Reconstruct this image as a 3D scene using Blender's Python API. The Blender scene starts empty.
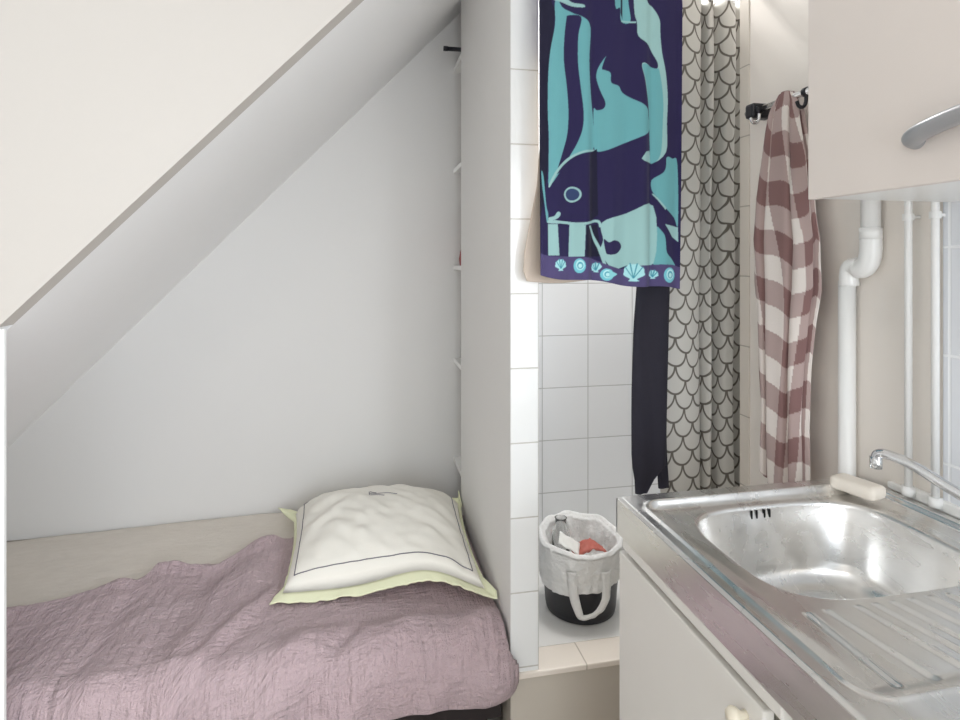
import bpy, bmesh, math, random
import numpy as np
from mathutils import Vector, Matrix, noise
random.seed(4); rng = np.random.default_rng(4)
S = bpy.context.scene
COL = S.collection
PI = math.pi

# ------------------------------------------------------------------ camera, world, lights, exposure
H = 1.40                                   # eye height: heights below are written as H + (height relative to the eye)
cam = bpy.data.objects.new('camera', bpy.data.cameras.new('camera')); COL.objects.link(cam)
cam.location = (0, 0, H)
cam.rotation_euler = (PI/2, 0, -math.atan(120/590))
cam.data.sensor_width = 36; cam.data.lens = 590/960*36
cam.data.shift_y = -100/960
cam.data.clip_start = 0.02
S.camera = cam
S.view_settings.view_transform = 'Standard'; S.view_settings.look = 'None'
S.view_settings.gamma = 1; S.view_settings.use_curve_mapping = False
S.view_settings.exposure = 0.04
S.cycles.max_bounces = 12; S.cycles.diffuse_bounces = 8
W = bpy.data.worlds.new('world'); S.world = W; W.use_nodes = True
W.node_tree.nodes['Background'].inputs[0].default_value = (0.80, 0.88, 1.0, 1)
W.node_tree.nodes['Background'].inputs[1].default_value = 1.0
def area(name, loc, rot, sx, sy, power, color):
    d = bpy.data.lights.new(name, 'AREA'); d.shape = 'RECTANGLE'; d.size = sx; d.size_y = sy
    d.energy = power; d.color = color
    o = bpy.data.objects.new(name, d); COL.objects.link(o); o.location = loc; o.rotation_euler = rot
    return o
area('window_daylight', (0.35, -1.84, 1.30), (PI/2-.22, 0, 0), 1.4, 1.3, 30, (0.90, 0.95, 1.0))
area('side_window_daylight', (1.12, -0.62, 1.50), (0, PI/2-.3, 0), 1.05, 1.05, 85, (0.88, 0.94, 1.0))
area('ceiling_lamp_light', (-0.5, -1.1, 2.55), (0, 0, 0), 0.4, 0.4, 9, (1.0, 0.92, 0.82))
area('added_shower_fill_light', (0.80, 2.02, 2.60), (0, 0, 0), 0.3, 0.3, 14, (1.0, 0.98, 0.96))  # unseen fill light added to lift the dark shower tiles

# ------------------------------------------------------------------ materials
def lin(c):
    c = np.asarray(c, float)/255
    return np.where(c <= .04045, c/12.92, ((c+.055)/1.055)**2.4)
def L4(c): return tuple(lin(c)) + (1,)
class NT:
    def __init__(s, name):
        s.m = bpy.data.materials.new(name); s.m.use_nodes = True
        s.t = s.m.node_tree; s.b = s.t.nodes['Principled BSDF']
    def n(s, kind, **kw):
        x = s.t.nodes.new(kind)
        for k, v in kw.items(): setattr(x, k, v)
        return x
    def l(s, a, b): s.t.links.new(a, b)
    def math(s, op, a, b=None, c=None):
        x = s.n('ShaderNodeMath', operation=op)
        for i, v in enumerate((a, b, c)):
            if v is None: continue
            if isinstance(v, (int, float)): x.inputs[i].default_value = v
            else: s.l(v, x.inputs[i])
        return x.outputs[0]
    def mix(s, fac, a, b):
        x = s.n('ShaderNodeMix', data_type='RGBA')
        for i, v in ((0, fac), (6, a), (7, b)):
            if isinstance(v, (int, float)): x.inputs[i].default_value = v
            elif isinstance(v, tuple): x.inputs[i].default_value = v
            else: s.l(v, x.inputs[i])
        return x.outputs[2]
    def bump(s, h, strength=.3, dist=.01):
        x = s.n('ShaderNodeBump'); x.inputs['Strength'].default_value = strength; x.inputs['Distance'].default_value = dist
        s.l(h, x.inputs['Height']); s.l(x.outputs[0], s.b.inputs['Normal'])
    def noise(s, scale, detail=4, rough=.5, vec=None):
        x = s.n('ShaderNodeTexNoise'); x.inputs['Scale'].default_value = scale; x.inputs['Detail'].default_value = detail
        x.inputs['Roughness'].default_value = rough
        if vec is None:
            tc = s.n('ShaderNodeTexCoord'); vec = tc.outputs['Object']
        s.l(vec, x.inputs['Vector'])
        return x.outputs[0]
def plain(name, c, rough=.5, metal=0, spec=.5, var=.03, nscale=12, bump=0, bscale=60, sheen=0):
    t = NT(name); t.b.inputs['Roughness'].default_value = rough; t.b.inputs['Metallic'].default_value = metal
    t.b.inputs['Specular IOR Level'].default_value = spec
    if sheen: t.b.inputs['Sheen Weight'].default_value = sheen
    a = tuple(np.clip(lin(c)*(1-var), 0, 1))+(1,); b = tuple(np.clip(lin(c)*(1+var), 0, 1))+(1,)
    t.l(t.mix(t.noise(nscale), a, b), t.b.inputs['Base Color'])
    if bump: t.bump(t.noise(bscale, 6), bump, .004)
    return t.m
def tiles(name, c, grout, uax, u0, us, vax, v0, vs, rough=.22, g=.0032):
    t = NT(name); t.b.inputs['Roughness'].default_value = rough
    geo = t.n('ShaderNodeNewGeometry'); sp = t.n('ShaderNodeSeparateXYZ'); t.l(geo.outputs['Position'], sp.inputs[0])
    def edge(ax, o, s):
        q = t.math('DIVIDE', t.math('SUBTRACT', sp.outputs[ax], o), s)
        f = t.math('FRACT', q)
        return t.math('MULTIPLY', t.math('MINIMUM', f, t.math('SUBTRACT', 1, f)), s)
    d = t.math('MINIMUM', edge(uax, u0, us), edge(vax, v0, vs))
    k = t.n('ShaderNodeMapRange', interpolation_type='SMOOTHSTEP'); t.l(d, k.inputs[0])
    k.inputs[1].default_value = g*.3; k.inputs[2].default_value = g*.8
    t.l(t.mix(k.outputs[0], L4(grout), L4(c)), t.b.inputs['Base Color'])
    t.bump(k.outputs[0], .35, .003)
    return t.m
def vcol(name, rough=.9, bump=.25, bscale=420, sheen=.0):
    t = NT(name); t.b.inputs['Roughness'].default_value = rough; t.b.inputs['Specular IOR Level'].default_value = .15
    if sheen: t.b.inputs['Sheen Weight'].default_value = sheen
    a = t.n('ShaderNodeVertexColor'); a.layer_name = 'pattern'
    t.l(a.outputs[0], t.b.inputs['Base Color'])
    t.bump(t.noise(bscale, 3), bump, .003)
    return t.m

M = {}
M['paint'] = plain('white wall paint', (225, 224, 222), .75, spec=.25, var=.012, nscale=3, bump=.05, bscale=40)
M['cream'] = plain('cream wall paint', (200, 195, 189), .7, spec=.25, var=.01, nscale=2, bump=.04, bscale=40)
M['slope'] = plain('white ceiling paint', (247, 247, 247), .75, spec=.25, var=.01, nscale=3, bump=.05, bscale=40)
M['side'] = plain('warm white wall paint', (236, 230, 223), .75, spec=.25, var=.012, nscale=3, bump=.05, bscale=40)
M['floor'] = plain('vinyl floor', (170, 162, 153), .5)
M['white_gloss'] = plain('white gloss paint', (240, 240, 238), .3, var=.01)
M['pvc'] = plain('white pipe plastic', (240, 240, 238), .28, var=.01)
M['strip'] = tiles('strip tile', (236, 237, 236), (196, 192, 186), 0, .496, 1.0, 2, H-.516, .2105)
M['strip_side'] = tiles('niche side tile', (226, 228, 230), (186, 184, 180), 1, 1.605, .205, 2, H-.516, .2105)
M['niche'] = tiles('niche tile', (236, 237, 238), (186, 186, 184), 0, .961, .205, 2, H-.544, .222)
M['splash'] = tiles('splashback tile', (229, 232, 237), (244, 246, 248), 1, .9485, .2, 2, H-.188, .2135, rough=.25, g=.005)
M['edge_tile'] = tiles('edge tile', (226, 219, 209), (186, 179, 169), 1, 1.0, 5, 2, H-.2593, .2105)
M['ledge_top'] = tiles('ledge tile', (236, 227, 216), (196, 186, 172), 0, .638, .205, 2, 50, 100)
M['tray'] = plain('shower floor white', (232, 231, 228), .35, var=.02)
M['ledge_front'] = plain('ledge plaster', (196, 188, 176), .7, var=.02)
M['cab'] = plain('cabinet laminate', (222, 220, 215), .45, var=.008)
M['cab_warm'] = plain('wall cabinet laminate', (226, 218, 212), .5, var=.008)
M['cab_edge'] = plain('door edge', (176, 176, 164), .5)
M['cream_knob'] = plain('cream knob', (232, 224, 205), .35)
M['grey_handle'] = plain('grey handle', (168, 169, 172), .35, metal=.35, var=.02)
M['chrome'] = plain('chrome', (225, 226, 228), .08, metal=1, var=.01)
M['dark_metal'] = plain('dark metal', (38, 38, 44), .35, metal=.3)
M['black'] = plain('black plastic', (38, 38, 42), .45)
M['hole'] = plain('black hole', (8, 8, 8), .9)
M['wood_dark'] = plain('dark bed base', (38, 30, 30), .7)
M['soap'] = plain('cream soap', (240, 232, 220), .4, var=.02)
M['paper'] = plain('white paper', (240, 240, 236), .8)
M['red_pack'] = plain('salmon packaging', (224, 142, 128), .55, var=.12, nscale=40)
M['red_cloth'] = plain('red cloth', (150, 44, 48), .8)
M['beige_cloth'] = plain('beige cloth', (205, 190, 176), .9, bump=.3, bscale=300)
M['black_cloth'] = plain('black navy cloth', (36, 34, 46), .85, bump=.25, bscale=260, var=.08)
M['grey_thread'] = plain('grey thread', (120, 116, 124), .8)
M['lime'] = plain('lime cotton', (236, 238, 204), .85, bump=.15, bscale=160)
M['pillow'] = plain('white cotton', (240, 237, 228), .8, bump=.2, bscale=40, var=.015)
def mat_steel():
    t = NT('stainless steel'); t.b.inputs['Metallic'].default_value = 1
    tc = t.n('ShaderNodeTexCoord'); mp = t.n('ShaderNodeMapping'); t.l(tc.outputs['Object'], mp.inputs[0])
    mp.inputs['Scale'].default_value = (1, .25, 1)
    n1 = t.noise(22, 4, .55, mp.outputs[0]); n2 = t.noise(220, 4, .6)
    r = t.n('ShaderNodeMapRange'); t.l(n1, r.inputs[0]); r.inputs[1].default_value = .3; r.inputs[2].default_value = .7
    r.inputs[3].default_value = .23; r.inputs[4].default_value = .33
    t.l(r.outputs[0], t.b.inputs['Roughness'])
    c = t.n('ShaderNodeMapRange'); t.l(n1, c.inputs[0]); c.inputs[1].default_value = .3; c.inputs[2].default_value = .75
    t.l(t.mix(c.outputs[0], L4((222, 221, 219)), L4((234, 233, 231))), t.b.inputs['Base Color'])
    return t.m
M['steel'] = mat_steel()
def mat_blanket():
    t = NT('mauve crinkled cotton'); t.b.inputs['Roughness'].default_value = .95; t.b.inputs['Specular IOR Level'].default_value = .1
    t.b.inputs['Sheen Weight'].default_value = .15
    uv = t.n('ShaderNodeUVMap'); uv.uv_map = 'cloth'
    def str_noise(sx, sy, sc, det=3):
        mp = t.n('ShaderNodeMapping'); t.l(uv.outputs[0], mp.inputs[0]); mp.inputs['Scale'].default_value = (sx, sy, 1)
        return t.noise(sc, det, .6, mp.outputs[0])
    a = str_noise(1, .18, 70); b = str_noise(.3, 1, 60); c = str_noise(1, 1, 160)
    w = t.n('ShaderNodeTexWave'); w.bands_direction = 'X'; w.inputs['Scale'].default_value = 9; w.inputs['Distortion'].default_value = 2.5
    w.inputs['Detail'].default_value = 2; t.l(uv.outputs[0], w.inputs[0])
    h = t.math('ADD', t.math('ADD', t.math('MULTIPLY', a, .9), t.math('MULTIPLY', b, .9)), t.math('ADD', t.math('MULTIPLY', c, .35), t.math('MULTIPLY', w.outputs[1], .15)))
    t.bump(h, 1.0, .016)
    k = t.noise(5, 3)
    t.l(t.mix(k, L4((184, 162, 166)), L4((196, 176, 180))), t.b.inputs['Base Color'])
    return t.m
M['blanket'] = mat_blanket()
def mat_sheet():
    t = NT('beige bed cover'); t.b.inputs['Roughness'].default_value = .95; t.b.inputs['Specular IOR Level'].default_value = .1
    tc = t.n('ShaderNodeTexCoord'); mp = t.n('ShaderNodeMapping'); t.l(tc.outputs['Object'], mp.inputs[0]); mp.inputs['Scale'].default_value = (.35, 1, 1)
    n = t.noise(60, 5, .65, mp.outputs[0])
    t.l(t.mix(n, L4((211, 203, 193)), L4((226, 219, 210))), t.b.inputs['Base Color'])
    t.bump(n, .5, .008)
    return t.m
M['sheet'] = mat_sheet()
def mat_curtain():
    t = NT('fish scale shower curtain'); t.b.inputs['Roughness'].default_value = .7; t.b.inputs['Specular IOR Level'].default_value = .2
    uv = t.n('ShaderNodeUVMap'); uv.uv_map = 'cloth'; sp = t.n('ShaderNodeSeparateXYZ'); t.l(uv.outputs[0], sp.inputs[0])
    uu = t.math('DIVIDE', sp.outputs[0], .068); vv = t.math('DIVIDE', sp.outputs[1], .0445)
    r = t.math('FLOOR', vv); fy = t.math('SUBTRACT', vv, r)
    off = t.math('MULTIPLY', t.math('FRACT', t.math('MULTIPLY', r, .5)), 1.0)
    fx = t.math('SUBTRACT', t.math('FRACT', t.math('ADD', uu, off)), .5)
    a = t.math('MULTIPLY', fx, 2); b = t.math('SUBTRACT', 1, fy)
    d = t.math('SQRT', t.math('ADD', t.math('MULTIPLY', a, a), t.math('MULTIPLY', b, b)))
    e = t.math('ABSOLUTE', t.math('SUBTRACT', d, .95))
    k = t.n('ShaderNodeMapRange', interpolation_type='SMOOTHSTEP'); t.l(e, k.inputs[0]); k.inputs[1].default_value = .05; k.inputs[2].default_value = .11
    t.l(t.mix(k.outputs[0], L4((108, 103, 96)), L4((203, 201, 195))), t.b.inputs['Base Color'])
    return t.m
M['curtain'] = mat_curtain()
M['towel'] = vcol('whale towel terry', .95, .35, 500, .1)
M['check'] = vcol('checked towel cotton', .9, .2, 500)
def mat_bag():
    t = NT('thin white plastic bag'); t.b.inputs['Base Color'].default_value = L4((242, 242, 240)); t.b.inputs['Roughness'].default_value = .3
    t.b.inputs['Transmission Weight'].default_value = .05
    t.bump(t.noise(22, 6, .6), .8, .02); return t.m
M['bag'] = mat_bag()
def mat_glass():
    t = NT('clear plastic'); t.b.inputs['Base Color'].default_value = (.95, .96, .96, 1); t.b.inputs['Roughness'].default_value = .05
    t.b.inputs['Transmission Weight'].default_value = .95; t.b.inputs['IOR'].default_value = 1.25; return t.m
M['clear'] = mat_glass()

# ------------------------------------------------------------------ builders
def link_mesh(name, bm, mat, parent=None, smooth=False, recalc=True):
    if recalc: bmesh.ops.recalc_face_normals(bm, faces=bm.faces)
    me = bpy.data.meshes.new(name); bm.to_mesh(me); bm.free()
    o = bpy.data.objects.new(name, me); COL.objects.link(o)
    for m in (mat if isinstance(mat, list) else [mat]): me.materials.append(m)
    if smooth: me.polygons.foreach_set('use_smooth', [True]*len(me.polygons))
    if parent: 
        o.parent = parent; o.matrix_parent_inverse = parent.matrix_basis.inverted()
    return o
def np_mesh(name, V, F, mat, parent=None, smooth=True, uv=None, col=None):
    me = bpy.data.meshes.new(name); me.from_pydata([tuple(v) for v in V], [], [tuple(f) for f in F]); me.update()
    me.materials.append(mat)
    if smooth: me.polygons.foreach_set('use_smooth', [True]*len(me.polygons))
    li = np.empty(len(me.loops), int); me.loops.foreach_get('vertex_index', li)
    if uv is not None:
        lay = me.uv_layers.new(name='cloth'); lay.data.foreach_set('uv', np.asarray(uv)[li].ravel())
    if col is not None:
        a = me.color_attributes.new('pattern', 'FLOAT_COLOR', 'POINT'); a.data.foreach_set('color', np.asarray(col, dtype=np.float32).ravel())
    o = bpy.data.objects.new(name, me); COL.objects.link(o)
    if parent:
        o.parent = parent; o.matrix_parent_inverse = parent.matrix_basis.inverted()
    return o
def grid_faces(nu, nv, wrap=False):
    F = []
    for j in range(nv-1):
        for i in range(nu if wrap else nu-1):
            a = j*nu+i; b = j*nu+(i+1) % nu
            F.append((a, b, b+nu, a+nu))
    return F
def add_box(bm, x0, x1, y0, y1, z0, z1, bevel=0):
    m = Matrix.Translation(((x0+x1)/2, (y0+y1)/2, (z0+z1)/2)) @ Matrix.Diagonal((x1-x0, y1-y0, z1-z0, 1))
    r = bmesh.ops.create_cube(bm, size=1, matrix=m)
    if bevel:
        es = list({e for v in r['verts'] for e in v.link_edges})
        bmesh.ops.bevel(bm, geom=es, offset=bevel, segments=2, affect='EDGES', profile=.5)
def box(name, mat, ext, parent=None, bevel=0):
    bm = bmesh.new(); add_box(bm, *ext, bevel); return link_mesh(name, bm, mat, parent)
def add_tube(bm, pts, r, n=16, caps=True, flat=None):
    pts = [Vector(p) for p in pts]; rings = []
    rr = r if isinstance(r, (list, tuple)) else [r]*len(pts)
    up = None
    for i, p in enumerate(pts):
        d = (pts[min(i+1, len(pts)-1)]-pts[max(i-1, 0)]).normalized()
        if up is None: up = Vector((0, 0, 1)) if abs(d.z) < .9 else Vector((0, 1, 0))
        sx = d.cross(up).normalized(); up = sx.cross(d).normalized()
        k = flat if flat else 1
        rings.append([bm.verts.new(p+rr[i]*(math.cos(2*PI*a/n)*sx+math.sin(2*PI*a/n)*up*k)) for a in range(n)])
    for a, b in zip(rings, rings[1:]):
        for i in range(n): bm.faces.new((a[i], a[(i+1) % n], b[(i+1) % n], b[i]))
    if caps: bm.faces.new(rings[0][::-1]); bm.faces.new(rings[-1])
def tube(name, mat, pts, r, parent=None, n=16, flat=None):
    bm = bmesh.new(); add_tube(bm, pts, r, n, True, flat); o = link_mesh(name, bm, mat, parent, True)
    return o
def spline(P, n):
    P = [np.array(p, float) for p in P]; Q = [2*P[0]-P[1]]+P+[2*P[-1]-P[-2]]; out = []
    for i in range(1, len(Q)-2):
        for k in range(n):
            t = k/n
            out.append(.5*(2*Q[i]+(Q[i+1]-Q[i-1])*t+(2*Q[i-1]-5*Q[i]+4*Q[i+1]-Q[i+2])*t*t+(3*Q[i]-Q[i-1]-3*Q[i+1]+Q[i+2])*t**3))
    out.append(P[-1]); return out
def lathe(name, mat, prof, cx, cy, parent=None, n=48):
    V = []; 
    for r, z in prof:
        for i in range(n): V.append((cx+r*math.cos(2*PI*i/n), cy+r*math.sin(2*PI*i/n), z))
    return np_mesh(name, V, grid_faces(n, len(prof), True), mat, parent)
def thing(name, label, cat, loc, group=None):
    o = bpy.data.objects.new(name, None); COL.objects.link(o); o.location = loc; o.empty_display_size = .05
    o['label'] = label; o['category'] = cat
    if group: o['group'] = group
    return o
def tag(o, label, cat, group=None):
    o['label'] = label; o['category'] = cat
    if group: o['group'] = group
    return o
def struct(o): o['kind'] = 'structure'; return o
def solid(o, t, off=0):
    m = o.modifiers.new('thickness', 'SOLIDIFY'); m.thickness = t; m.offset = off; return o
def fn(x, y, z=0.0): return noise.noise(Vector((x, y, z)))
def sstep(a, b, x):
    t = np.clip((x-a)/(b-a), 0, 1); return t*t*(3-2*t)

# ------------------------------------------------------------------ the setting
XP0, XP1 = .414, .496          # partition between bed alcove and shower
YP0, YP1 = 1.605, 2.434
XW = 1.139                     # wall beside the sink
YB = 2.65                      # back wall of the alcove
ZC = 2.62
YS = 1.50                      # face of the upper wall over the alcove
struct(box('floor', M['floor'], (-2.6, 1.6, -2.0, 2.75, -.1, 0)))
struct(box('ceiling', M['paint'], (-2.6, 1.6, -2.0, 2.75, ZC, ZC+.1)))
struct(box('wall_back', M['paint'], (-1.62, 1.6, YB, YB+.1, 0, ZC)))
bm = bmesh.new()                # wall beside the sink, with the window past the wall cabinet
for e in ((-.06, 1.605, 0, ZC), (-2.0, -1.18, 0, ZC), (-1.18, -.06, 0, .95), (-1.18, -.06, 2.05, ZC)): add_box(bm, XW, XW+.09, *e)
struct(link_mesh('wall_right', bm, M['side']))
struct(box('wall_left', M['paint'], (-2.7, -2.6, -2.0, 1.6, 0, ZC)))
struct(box('wall_alcove_left', M['paint'], (-1.62, -1.54, 1.60, YB, 0, 1.2)))
bm = bmesh.new()                # the wall behind the camera with its window opening
for e in ((-2.6, -.35, -2.0, -1.9, 0, ZC), (1.12, 1.6, -2.0, -1.9, 0, ZC), (-.35, 1.12, -2.0, -1.9, 0, .65), (-.35, 1.12, -2.0, -1.9, 2.2, ZC)): add_box(bm, *e)
struct(link_mesh('wall_front', bm, M['paint']))
# slanted underside over the bed and the upright wall above its front edge
def zs(x): return H-.145+1.03*(x+.785)
def prism(name, mat, poly, y0, y1):
    bm = bmesh.new(); a = [bm.verts.new((x, y0, z)) for x, z in poly]; b = [bm.verts.new((x, y1, z)) for x, z in poly]
    bm.faces.new(a); bm.faces.new(b[::-1])
    for i in range(len(poly)): bm.faces.new((a[i], b[i], b[(i+1) % len(poly)], a[(i+1) % len(poly)]))
    return link_mesh(name, bm, mat)
xt = -.785+(ZC-H+.145)/1.03
struct(prism('ceiling_slope', M['slope'], [(-1.62, zs(-1.62)), (xt, ZC), (xt-.14, ZC), (-1.62, zs(-1.62)+.144)], YS+.06, YB))
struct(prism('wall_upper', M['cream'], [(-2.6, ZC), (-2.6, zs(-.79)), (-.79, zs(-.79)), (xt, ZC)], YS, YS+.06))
struct(box('wall_alcove_front', M['white_gloss'], (-2.6, -.778, YS, YS+.012, 0, zs(-.79)-.004), bevel=.002))
# partition: painted towards the bed, tiled on its end and towards the shower
bm = bmesh.new(); add_box(bm, XP0, XP1, YP0, YP1, .24, ZC)
o = link_mesh('wall_partition', bm, [M['paint'], M['strip'], M['strip_side']])
for p in o.data.polygons:
    p.material_index = 1 if p.normal.y < -.5 else (2 if p.normal.x > .5 else 0)
struct(o)
struct(box('wall_shower_back', M['niche'], (XP1, 1.45, 2.395, YP1, 0, ZC)))
struct(box('wall_shower_right', M['strip_side'], (1.42, 1.5, 1.605, 2.395, 0, ZC)))
struct(box('wall_shower_return', M['paint'], (XW+.09, 1.5, 1.54, 1.605, 0, ZC)))
struct(box('wall_recess_right', M['paint'], (1.12, 1.18, YP1, YB, 0, ZC)))
o = box('trim_1', M['edge_tile'], (XW-.004, XW+.002, 1.563, 1.606, .24, ZC), bevel=.0015); struct(o)
o = box('trim_2', M['splash'], (XW-.008, XW+.001, -.6, .963, .9, 1.53), bevel=.002); struct(o)
bm = bmesh.new(); add_box(bm, XW-.016, XW, .2, 1.04, H-.497, H-.474, .004); add_box(bm, XW-.012, XW, 1.045, 1.085, H-.497, H-.482, .003)
struct(link_mesh('trim_3', bm, M['white_gloss']))

# shower base with a tiled curb
sb = thing('shower_tray', 'raised white shower tray with cream tiled curb under the bin', 'shower tray', (.8, 1.9, 0))
box('front_panel', M['ledge_front'], (XP0, 1.41, 1.605, 1.70, 0, .222), sb)
box('tiled_curb', M['ledge_top'], (XP0, 1.41, 1.598, 1.70, .222, .24), sb, bevel=.004)
box('basin_floor', M['tray'], (XP1, 1.41, 1.70, 2.395, 0, .2395), sb)

# shelves in the recess behind the shower
for i, (z, lab) in enumerate(((H+.872, 'white recess shelf just under the slanted ceiling, highest of the five'), (H+.413, 'white recess shelf, second from the top, above the red pouch'),
                          (H-.024, 'white recess shelf carrying the red pouch'), (H-.445, 'white recess shelf, fourth down, below the red pouch shelf'),
                          (H-.893, 'white recess shelf just above the pillow, lowest of the five'))):
    o = box('wall_shelf', M['white_gloss'], (.416, 1.12, YP1+.004, YB, z-.02, z), bevel=.002)
    tag(o, lab, 'shelf', 'white shelves in the recess behind the partition')
# red pouch leaning on the third shelf
bm = bmesh.new()
lv = [(.424, .50, .0), (.421, .50, .03), (.426, .49, .06), (.434, .48, .09), (.45, .47, .12)]
rings = []
for x0, x1, dz in lv:
    rings.append([bm.verts.new((x, y, H-.024+dz)) for x, y in ((x0, 2.47), (x1, 2.465), (x1+.01, 2.55), (x0+.004, 2.55))])
for a, b in zip(rings, rings[1:]):
    for i in range(4): bm.faces.new((a[i], a[(i+1) % 4], b[(i+1) % 4], b[i]))
bm.faces.new(rings[0][::-1]); bm.faces.new(rings[-1])
bmesh.ops.subdivide_edges(bm, edges=bm.edges, cuts=2, use_grid_fill=True, smooth=.4)
tag(link_mesh('cloth_pouch', bm, M['red_cloth'], None, True), 'red cloth pouch standing on a recess shelf beside the partition edge', 'pouch')
# small bottle on the fourth shelf
bt = lathe('jar', M['cab_edge'], [(0, H-.445), (.018, H-.445), (.019, H-.43), (.019, H-.39), (.014, H-.38), (.014, H-.365), (0, H-.365)], .452, 2.47, None, 24)
tag(bt, 'small grey green jar on the fourth recess shelf behind the partition', 'jar')
# clothes rail end high in the recess
cr = thing('clothes_rail', 'dark clothes rail end sticking out high behind the partition', 'rail', (.7, 2.45, H+.885))
tube('rod', M['dark_metal'], [(.349, 2.446, H+.884), (1.118, 2.446, H+.884)], .009, cr)
tube('end_cap', M['dark_metal'], [(.342, 2.446, H+.884), (.36, 2.446, H+.884)], .0105, cr)
bm = bmesh.new(); add_box(bm, .416, .43, YP1+.0005, 2.455, H+.875, H+.893); link_mesh('bracket', bm, M['dark_metal'], cr)

# ------------------------------------------------------------------ bed
bed = thing('bed_base', 'low dark bed base under the mauve blanket', 'bed', (-.55, 2.1, 0))
box('frame', M['wood_dark'], (-1.52, .395, 1.63, 2.64, .10, .18), bed, bevel=.005)
for x in (-1.46, .33):
    for y in (1.69, 2.56): box('leg', M['wood_dark'], (x-.03, x+.03, y-.03, y+.03, 0, .10), bed)
# mattress in its beige cover
nx, ny = 150, 90
V = []; 
prof = []   # around the section: bottom front, front, top, back
def mattress_mesh():
    x0, x1, y0, y1, z0, z1 = -1.52, .40, 1.62, 2.645, .182, .330
    V = []; r = .035
    sec = [(y0+.02, z0)]
    sec += [(y0, z0+.03), (y0, z1-r)] + [(y0+r-r*math.cos(a), z1-r+r*math.sin(a)) for a in (.4, .8, 1.2)]
    ys = np.linspace(y0+r, y1-r, 60); sec += [(y, z1) for y in ys]
    sec += [(y1-r+r*math.sin(a), z1-r+r*math.cos(a)) for a in (.4, .8, 1.2)] + [(y1, z1-r), (y1, z0+.03), (y1-.02, z0)]
    xs = np.concatenate(([x0, x0+.01], np.linspace(x0+.035, x1-.035, 120), [x1-.01, x1]))
    for i, x in enumerate(xs):
        end = min(abs(x-x0), abs(x1-x)); q = 1-max(0, .035-end)/.035
        for (y, z) in sec:
            dz = 0
            if z > .3: dz = .006*fn(x*3, y*5)+.003*fn(x*9, y*14) - .02*(1-q)
            dz -= (.035*max(0, -(x+.55))) if z > .3 else 0
            V.append((x, y, z+dz))
    n = len(sec); F = grid_faces(n, len(xs))
    F.append(tuple(range(n))); F.append(tuple(range(len(V)-n, len(V)))[::-1])
    return V, F
V, F = mattress_mesh()
o = np_mesh('mattress', V, F, M['sheet'])
tag(o, 'beige covered mattress under the slanted ceiling, bare along the wall', 'mattress')

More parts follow.
